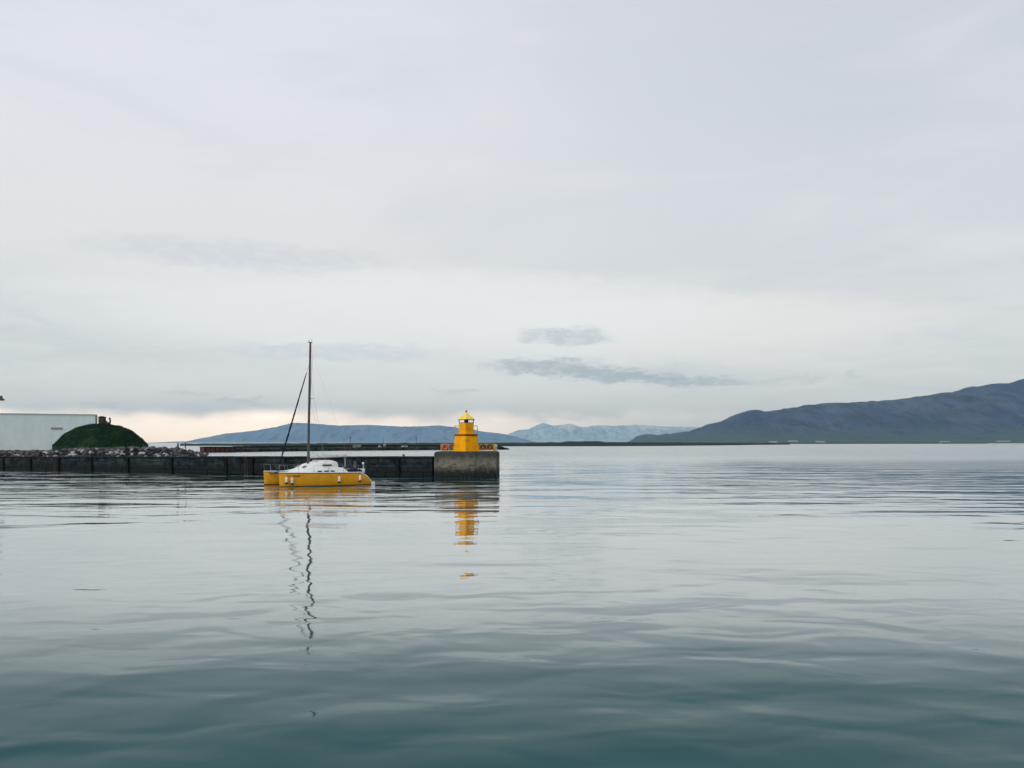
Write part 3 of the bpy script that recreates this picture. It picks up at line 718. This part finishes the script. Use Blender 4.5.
# ------------------------------------------------------------------ catamaran
TH = R(212)
ct = empty('catamaran', (-19.2, 86.7, 0), TH)
tag(ct, 'yellow two hulled sailing catamaran with white cabin moored before the quay', 'sailing boat')
def hull(side):
    yc = 2.5 * side; L = 9.53; xb = 4.76
    st = [(0.0, .02, 1.36, -.05), (.15, .09, 1.355, -.12), (.5, .20, 1.35, -.2), (1.2, .36, 1.34, -.3), (2.4, .52, 1.32, -.35), (4.2, .60, 1.30, -.38), (6.2, .60, 1.28, -.36), (7.4, .56, 1.27, -.3), (7.95, .55, 1.26, -.25), (8.65, .53, .85, -.2), (8.95, .52, .50, -.15), (9.1, .50, .34, -.1)]
    rings = []
    for d, w2, zt_, zk in st:
        xs = xb - d; ring = []
        fl = .04 * (1 - min(1, d / 2))          # stem rakes slightly: deck forward of the waterline
        for (fy, fz) in ((-1.0, 1.0), (-.98, .6), (-.93, .25), (-.75, .0), (-.35, -.8), (.35, -.8), (.75, .0), (.93, .25), (.98, .6), (1.0, 1.0)):
            z = zt_ * fz if fz > 0 else (fz / .8) * -zk if False else (zt_ * fz if fz > 0 else zk * (-fz / .8))
            if fz == 0.0: z = -.02
            ring.append(Vector((xs + fl * fz * 2.0 - (.0), yc + fy * w2, z)))
        rings.append(ring)
    h = MB().loft(rings).build('hull', M['yellow_hull'], ct, R(50))
    # dark boot stripe just above the water
    q = MB(); br = []
    for d, w2, zt_, zk in st:
        xs = xb - d + .02 * (d < .1); w3 = w2 * .925 + .012
        br.append([Vector((xs, yc - w3, -.05)), Vector((xs, yc + w3, -.05)), Vector((xs, yc + w3 + .004, .07)), Vector((xs, yc - w3 - .004, .07))])
    q.loft(br); q.build('boot_stripe', M['antifoul'], h)
    # white deck and transom steps
    q = MB(); dr_ = []
    for d, w2, zt_, zk in st[:-3]:
        fl = .04 * (1 - min(1, d / 2)) * 2
        dr_.append([Vector((xb - d + fl, yc - w2 * 1.0 - .015, zt_ - .03)), Vector((xb - d + fl, yc + w2 * 1.0 + .015, zt_ - .03)), Vector((xb - d + fl, yc + w2 + .0, zt_ + .035)), Vector((xb - d + fl, yc - w2 - .0, zt_ + .035))])
    q.loft(dr_); q.build('side_deck', M['white_gel'], h)
    q = MB(); dr_ = []
    for d, w2, zt_, zk in st:
        fl = .04 * (1 - min(1, d / 2)) * 2
        if d > 8.0: continue
        dr_.append([Vector((xb - d + fl, yc + sg * (w2 + .01), zt_ - .10)) for sg in (-1, 1)] + [Vector((xb - d + fl, yc + sg * (w2 + .022), zt_ - .045)) for sg in (1, -1)])
    q.loft(dr_); q.build('rub_rail', M['brown'], h)
    q = MB(); dr_ = []
    for d, w2, zt_, zk in st[-4:]:
        dr_.append([Vector((xb - d - .03, yc - w2 - .02, zt_ - .08)), Vector((xb - d - .03, yc + w2 + .02, zt_ - .08)), Vector((xb - d + .02, yc + w2 + .02, zt_ + .06)), Vector((xb - d + .02, yc - w2 - .02, zt_ + .06))])
    q.loft(dr_); q.box((xb - 9.25, yc, .12), (.42, 1.03, .34), bevel=.05); q.build('transom', M['white_gel'], h)
    return h
hn_ = hull(1); hf_ = hull(-1)
# bridge deck
MB().box((-1.1, 0, .98), (5.6, 4.0, .5), bevel=.06).build('bridge_deck', M['white_gel'], ct)
MB().tube((4.25, -2.5, 1.2), (4.25, 2.5, 1.2), .10, .10, 12).build('crossbeam', M['alu'], ct)
MB().tube((-4.0, -2.0, .95), (-4.0, 2.0, .95), .10, .10, 12).build('crossbeam', M['alu'], ct)
# trampoline net
q = MB()
for k in range(14): q.tube((1.8, -1.95 + k * .3, 1.17), (4.2, -1.95 + k * .3, 1.17), .012, n=4)
for k in range(9): q.tube((1.8 + k * .3, -1.98, 1.175), (1.8 + k * .3, 1.98, 1.175), .012, n=4)
q.build('net', M['black'], ct)
# cabin
def crown(x, w2, zt_, z0=1.2, e=.28):
    e = min(e, (zt_ - z0) * .6)
    return [Vector((x, -w2 - .08, z0)), Vector((x, w2 + .08, z0)), Vector((x, w2, zt_ - e)), Vector((x, w2 - e * .45, zt_ - e * .3)), Vector((x, w2 * .5, zt_ - .015)), Vector((x, 0, zt_ + .02)),
            Vector((x, -w2 * .5, zt_ - .015)), Vector((x, -w2 + e * .45, zt_ - e * .3)), Vector((x, -w2, zt_ - e))]
cb = MB().loft([crown(3.05, 1.2, 1.27), crown(2.5, 1.5, 1.5), crown(1.9, 1.7, 1.78), crown(1.2, 1.85, 2.10), crown(.6, 1.9, 2.28), crown(0, 1.92, 2.40), crown(-.6, 1.92, 2.44), crown(-1.05, 1.9, 2.42), crown(-1.25, 1.88, 2.3)]).build('cabin', M['white_gel'], ct, R(40))
for sd_ in (1, -1):
    q = MB()
    for xx in (-.1, ): q.box((xx, 1.965 * sd_, 1.98), (.95, .05, .16), bevel=.03)
    q.build('window', M['dark_glass'], cb)
    co_ = MB().loft([[Vector((x, sd_ * y_, z_)) for y_, z_ in ((1.9, 1.2), (2.85, 1.2), (2.78, 1.2 + (h_ * .55)), (2.6, 1.2 + h_ * .92), (2.3, 1.2 + h_), (1.9, 1.2 + h_))] for x, h_ in
        ((2.9, .16), (2.2, .30), (1.2, .48), (.2, .56), (-1.0, .58), (-1.55, .54), (-1.95, .2))]).build('coachroof', M['white_gel'], cb, R(40))
    for xx, ln in ((.95, .42), (.28, .44), (-.35, .40)):
        MB().box((xx, 2.79 * sd_, 1.42), (ln, .10, .13), bevel=.03, rx=-.1 * sd_).build('window', M['dark_glass'], co_)
    MB().box((1.9, sd_ * 1.0, 1.86), (.42, .42, .05), ry=.42, bevel=.02).build('hatch', M['dark_glass'], cb)
MB().box((.2, 0, 2.42), (.9, .7, .08), bevel=.03).build('hatch', M['white_soft'], cb)
# cockpit
q = MB()
for sd_ in (1, -1): q.box((-3.0, sd_ * 2.0, 1.38), (2.0, .18, .42), bevel=.05)
q.box((-3.95, 0, 1.35), (.2, 4.0, .34), bevel=.04); q.build('cockpit_coaming', M['white_gel'], ct)
q = MB().loft([[Vector((x, y_ * 1.85, 1.22 + z_ * h_)) for y_, z_ in ((-1, 0), (1, 0), (.9, .8), (.45, 1), (-.45, 1), (-.9, .8))] for x, h_ in ((-2.1, .42), (-2.8, .5), (-3.4, .46), (-3.85, .40))])
q.build('cockpit_cover', M['navy'], ct, R(50))
for yy in (2.2,):
    MB().loft([[Vector((x, yy + y_, 1.26 + z_ * h_)) for y_, z_ in ((-.4, 0), (.56, 0), (.50, .8), (0, 1), (-.4, .8))] for x, h_ in ((-1.95, .30), (-2.8, .36), (-3.4, .30))]).build('deck_cover', M['navy'], ct, R(50))
q = MB().box((-4.35, .5, 1.15), (.32, .3, .5), bevel=.07).tube((-4.4, .5, 1.0), (-4.4, .5, -.2), .07); q.build('outboard_motor', M['black'], ct)
q = MB().tube((-3.4, .9, 1.3), (-3.4, .9, 1.95), .03)
rings = [[Vector((-3.4, .9 + (.36 + .018 * math.cos(u)) * math.cos(t_), 1.95 + (.36 + .018 * math.cos(u)) * math.sin(t_))) + Vector((.018 * math.sin(u), 0, 0)) for u in [j * math.pi / 3 for j in range(6)]] for t_ in [i * math.pi / 10 for i in range(20)]]
q.loft(rings + [rings[0]], caps=False)
for k in range(6): q.tube((-3.4, .9, 1.95), (-3.4, .9 + .36 * math.cos(k * math.pi / 3), 1.95 + .36 * math.sin(k * math.pi / 3)), .01, n=5)
q.build('steering_wheel', M['steel'], ct)
q = MB().tube((-3.2, -1.3, 1.3), (-3.2, -1.3, 2.6), .03).sphere((-3.2, -1.3, 2.68), .15); q.build('stern_light', M['white_gel'], ct)
q = MB().tube((-4.0, 1.6, 1.3), (-4.0, 1.6, 2.05), .025).sphere((-4.0, 1.6, 2.1), .13); q.build('stern_light', M['white_gel'], ct)
# mast
mb = Vector((1.15, 0, 2.05)); mtop = Vector((.92, 0, Z(342.5, 86.1)))
def mp_(z): return mb.lerp(mtop, (z - mb.z) / (mtop.z - mb.z))
zr_ = Z(358, 86.1)
def mastring(z, k=1): p = mp_(z); return [p + Vector((.125 * k * math.cos(t_), .08 * k * math.sin(t_), 0)) for t_ in [i * math.pi / 6 for i in range(12)]]
ms = MB().loft([mastring(mb.z, 1.05), mastring(8, 1.0), mastring(zr_, .85)]).build('mast', M['alu'], ct, R(50))
MB().loft([mastring(zr_, .92), mastring(mtop.z, .80)]).build('mast_head', M['mast_red'], ms, R(50))
q = MB(); t0 = mtop; q.box((t0.x + .02, 0, t0.z + .02), (.42, .1, .07)); q.tube((t0.x - .15, 0, t0.z), (t0.x - .15, 0, t0.z + .35), .012, n=6); q.tube((t0.x + .15, 0, t0.z), (t0.x + .12, 0, t0.z + .22), .03)
q.build('masthead_fitting', M['iron'], ms)
for zz in (Z(399, 86.1),):
    p = mp_(zz)
    for sd_ in (1, -1): MB().tube(p, p + Vector((-.15, sd_ * .7, .05)), .03, .02).build('spreader', M['alu'], ms)
q = MB()
for sd_ in (1, -1):
    q.path([Vector((.3, sd_ * 2.9, 1.3)), mp_(11.2)], .008, 5)
    q.path([Vector((.0, sd_ * 2.9, 1.3)), mp_(Z(399, 86.1))], .007, 5)
    q.path([mp_(3), mp_(12.8) + Vector((-.22, .1 * sd_, 0))], .010, 5)
q.path([Vector((-3.1, -.15, 2.75)), mp_(13.7)], .005, 5)
q.build('shroud', M['steel'], ct)
# furled jib on the forestay
f0 = Vector((4.25, 0, 1.3)); f1 = mp_(Z(361, 86.1))
def fj(t): return f0.lerp(f1, t)
q = MB(); N_ = 26; rings = []
for i in range(N_ + 1):
    t = .07 + .82 * i / N_; p = fj(t); r = (.028 + .070 * math.sin(math.pi * min(1, t / 1.15 + .12)) ** .7 * (1 - .45 * t)) * (1 + .12 * math.sin(i * 1.9))
    rings.append([p + Vector((r * math.cos(a), r * math.sin(a), 0)) for a in [j * math.pi / 4 for j in range(8)]])
q.loft(rings); q.build('furled_jib', M['navy'], ct, True)
MB().tube(f0, f1, .018, n=6).build('forestay', M['steel'], ct)
MB().lathe([(.12, 0), (.14, .05), (.06, .08), (.06, .2), (.14, .24), (.12, .3)], 14).build('furling_drum', M['black'], ct).location = f0 + Vector((-.1, 0, .12))
# boom with stowed sail
bz = 2.62
bmn = MB().tube((1.0, 0, bz), (-3.1, -.15, bz + .08), .075, .06, 12).build('boom', M['alu'], ct)
rings = []
for i in range(15):
    t = i / 14; x = .95 - 3.9 * t; y = -.15 * t; z = bz + .08 * t + .05; h_ = .52 * (1 - .45 * t) * (1 + .06 * math.sin(i * 2.1)); w2 = .19 * (1 - .3 * t) * (.5 if i in (0, 14) else 1)
    rings.append([Vector((x, y - w2 * .7, z)), Vector((x, y + w2 * .7, z)), Vector((x, y + w2, z + h_ * .35)), Vector((x, y + w2 * .5, z + h_ * .85)), Vector((x, y, z + h_)), Vector((x, y - w2 * .5, z + h_ * .85)), Vector((x, y - w2, z + h_ * .35))])
MB().loft(rings).build('stowed_sail', M['white_soft'], bmn, R(60))
MB().path([Vector((-3.1, -.15, bz)), Vector((-3.6, 0, 1.5))], .012, 5).build('mainsheet', M['rope'], bmn)
# pulpits and stanchions
for sd_ in (1, -1):
    q = MB(); y0 = 2.5 * sd_
    q.path([Vector((4.7, y0, 1.38)), Vector((4.85, y0, 2.05)), Vector((4.1, y0 + .3 * sd_, 2.0)), Vector((4.05, y0 + .3 * sd_, 1.38))], .014, 6)
    q.path([Vector((4.85, y0, 2.05)), Vector((4.2, y0 - .25 * sd_, 2.0)), Vector((4.2, y0 - .25 * sd_, 1.38))], .013, 6)
    q.build('pulpit', M['steel'], ct)
    tops = []
    for xx in (3.1, 1.6, .1, -1.4, -2.9, -3.6):
        yy = 3.02 * sd_ if xx < 2.4 else 2.92 * sd_
        MB().tube((xx, yy, 1.3), (xx, yy, 1.98), .016, n=6).build('stanchion', M['steel'], ct); tops.append(Vector((xx, yy, 1.96)))
    MB().path([Vector((4.1, y0 + .3 * sd_, 1.98))] + tops, .007, 4).build('lifeline', M['steel'], ct)
# far bow anchor roller and line on the crossbeam
MB().box((4.3, 0, 1.28), (.5, .25, .14), bevel=.03).tube((4.2, -.5, 1.3), (4.2, -.5, 1.85), .02).sphere((4.2, -.5, 1.85), .09).build('anchor_roller', M['alu'], ct)
# fenders on the near side
for xx, zc in ((4.20, .62), (3.70, .55), (-.88, .60), (-3.05, .66)):
    d = 4.76 - xx; w2 = interp([(0, .02), (.5, .20), (1.2, .36), (2.4, .52), (4.2, .60), (6.2, .60), (8.25, .55)], d)
    yy = 2.5 + w2 + .11
    o = MB().lathe([(.02, -.32), (.11, -.28), (.13, -.2), (.13, .18), (.11, .26), (.04, .31), (.02, .36)], 14).build('fender', M['fender'], ct, True); o.location = (xx, yy, zc)
    MB().tube((0, 0, .34), (-.02, -.06, 1.36 - zc), .012, n=5).build('fender_line', M['rope'], o)
    MB().lathe([(.10, -.33), (.135, -.27), (.135, -.18)], 14).build('fender_base', M['navy'], o)
# small dark painted name on the bow: brush-like letters
q = MB(); xx = 4.05
rl = random.Random(4)
for k in range(9):
    d = 4.76 - xx; w2 = interp([(0, .02), (.5, .20), (1.2, .36), (2.4, .52), (4.2, .60)], d)
    yy = 2.5 + w2 + .004
    rzz = math.atan2(-(interp([(0, .02), (.5, .20), (1.2, .36), (2.4, .52), (4.2, .60)], d + .1) - w2), .1)
    q.box((xx, yy, 1.02), (.045, .012, .21), ry=-.25, rz=-rzz * .5); q.box((xx - .045, yy, 1.02 + rl.choice((-.06, 0, .06))), (.08, .012, .045), rz=-rzz * .5)
    q.box((xx - .085, yy, 1.02), (.04, .012, rl.choice((.12, .21))), ry=-.25, rz=-rzz * .5)
    xx -= .13
q.build('name_lettering', M['black'], hn_)

# ------------------------------------------------------------------ far breakwater
fb = empty('far_breakwater', (0, 0, 0)); tag(fb, 'long low dark breakwater across the channel behind the catamaran', 'breakwater')
pf = [(150, 345, 446.6), (207, 366, 446.4), (232, 375, 446.2), (350, 452, 444.9), (420, 478, 444.8), (480, 500, 444.9), (500, 512, 445.6)]
rings = []; rings2 = []
for i in range(81):
    px = 232 + (500 - 232) * i / 80
    D = interp([(a, b) for a, b, c_ in pf], px); ty = interp([(a, c_) for a, b, c_ in pf], px)
    zt_ = Z(ty, D) + mn.noise(Vector((px * .3, 0, 0))) * .12; x = lambda dd: X(px, D + dd)
    zm = zt_ * .58 + mn.noise(Vector((px * .8, 2, 0))) * .2
    rings.append([Vector((x(0), D, -.5)), Vector((x(9), D + 9, -.5)), Vector((x(9), D + 9, zm)), Vector((x(4), D + 4, zm + .2)), Vector((x(2) , D + 2, zm)), Vector((x(0), D + .6 + mn.noise(Vector((px, 0, 5))) * .6, zm * .7))])
    rings2.append([Vector((x(5), D + 5, 0)), Vector((x(6.2), D + 6.2, 0)), Vector((x(6.2), D + 6.2, zt_)), Vector((x(5), D + 5, zt_))])
MB().loft(rings).build('rock_slope', M['far_wall'], fb)
MB().loft(rings2).build('parapet', mat('parapet_dark', (.014, .020, .021), (.028, .034, .034), .1, .9), fb)
q = MB()
rb = random.Random(9)
for i in range(110):
    px = rb.uniform(233, 503); D = interp([(a, b) for a, b, c_ in pf], px); zt_ = max(.2, 1.6 - max(0, px - 496) * .2)
    q.sphere((X(px, D), D + rb.uniform(-.6, 3), rb.uniform(.0, zt_)), rb.uniform(.5, 1.0), 1, (1.2, 1, .7))
for i in range(26):
    px = 500 + i * .33; D = 512 + i * .4
    q.sphere((X(px, D), D + rb.uniform(-.5, 3), rb.uniform(-.1, max(.2, 1.9 - i * .075))), rb.uniform(.6, 1.0), 1, (1.2, 1, .7))
q.build('armour_stone', M['rock_b'], fb); 
# red brown quay at its left end
rq = empty('red_quay', (X(219, 368), 368, 0)); tag(rq, 'reddish brown quay section at the left end of the far breakwater', 'quay'); rq.rotation_euler = (0, 0, R(35))
hr = Z(446.9, 370)
MB().box((0, 1.5, hr / 2 - .3), (13.4, 6, hr + .6)).build('wall', M['far_red'], rq)
MB().box((0, 1.5, hr + .06), (13.8, 6.3, .2)).build('coping', M['far_wall'], rq)
q = MB()
for k in range(7): q.box((-6 + k * 2, -1.6, hr / 2), (.3, .25, hr))
q.build('piling', M['timber'], rq)
def chan_lamp(px, label, D):
    t = empty('channel_post', (X(px, D), D, -.4)); tag(t, label, 'post', 'tall thin posts before the far breakwater')
    h = Z(437.3, D) + .4
    MB().tube((0, 0, 0), (0, 0, h), .17, .11, 10).build('pole', M['iron'], t)
    MB().box((0, 0, h - .55), (1.0, .3, .22)).tube((0, 0, h - .3), (0, 0, h + .35), .18, .12).build('lamp_head', M['iron'], t)
chan_lamp(350.3, 'tall thin dark post before the far breakwater just right of the cabin', 446)
chan_lamp(416.3, 'tall thin dark post before the far breakwater left of the lighthouse', 472)
def hut(px, D, w_, h, m, label, ybase, pole=False):
    z0_ = Z(ybase, D); t = empty('hut', (X(px, D), D, z0_)); tag(t, label, 'hut', 'small huts on the far breakwater')
    MB().box((0, 0, h * .4), (w_, 2.2, h * .8)).build('wall', M[m], t)
    MB().loft([[Vector((x, -1.3, h * .803)), Vector((x, 1.3, h * .803)), Vector((x, 0, h))] for x in (-w_ * .54, w_ * .54)]).build('roof', M[m], t)
    MB().box((w_ * .1, -1.12, h * .28), (w_ * .2, .06, h * .5)).build('door', M['timber'], t)
    if pole: MB().tube((-w_ * .7, 0, 0), (-w_ * .7, 0, h + 2.6), .1).build('flagpole', M['iron'], t)
hut(356.5, 449, 3.4, 1.3, 'pale_hut', 'dull green grey hut on the far breakwater beside the tall post', 447.4)
hut(359.6, 450, 1.0, 1.1, 'white_wall', 'narrow pale hut beside the dull green one on the far breakwater', 446.9)
hut(379.6, 462, 1.1, .95, 'white_wall', 'small bright white hut low on the middle of the far breakwater', 447.3)
hut(384.6, 464, .9, 1.2, 'white_wall', 'white hut with a thin pole on top of the far breakwater', 446.2, True)
hut(404.5, 470, 3.2, .7, 'white_wall', 'long low white hut on the far breakwater left of the second tall post', 447.0)

# small float on the water right of the lighthouse block
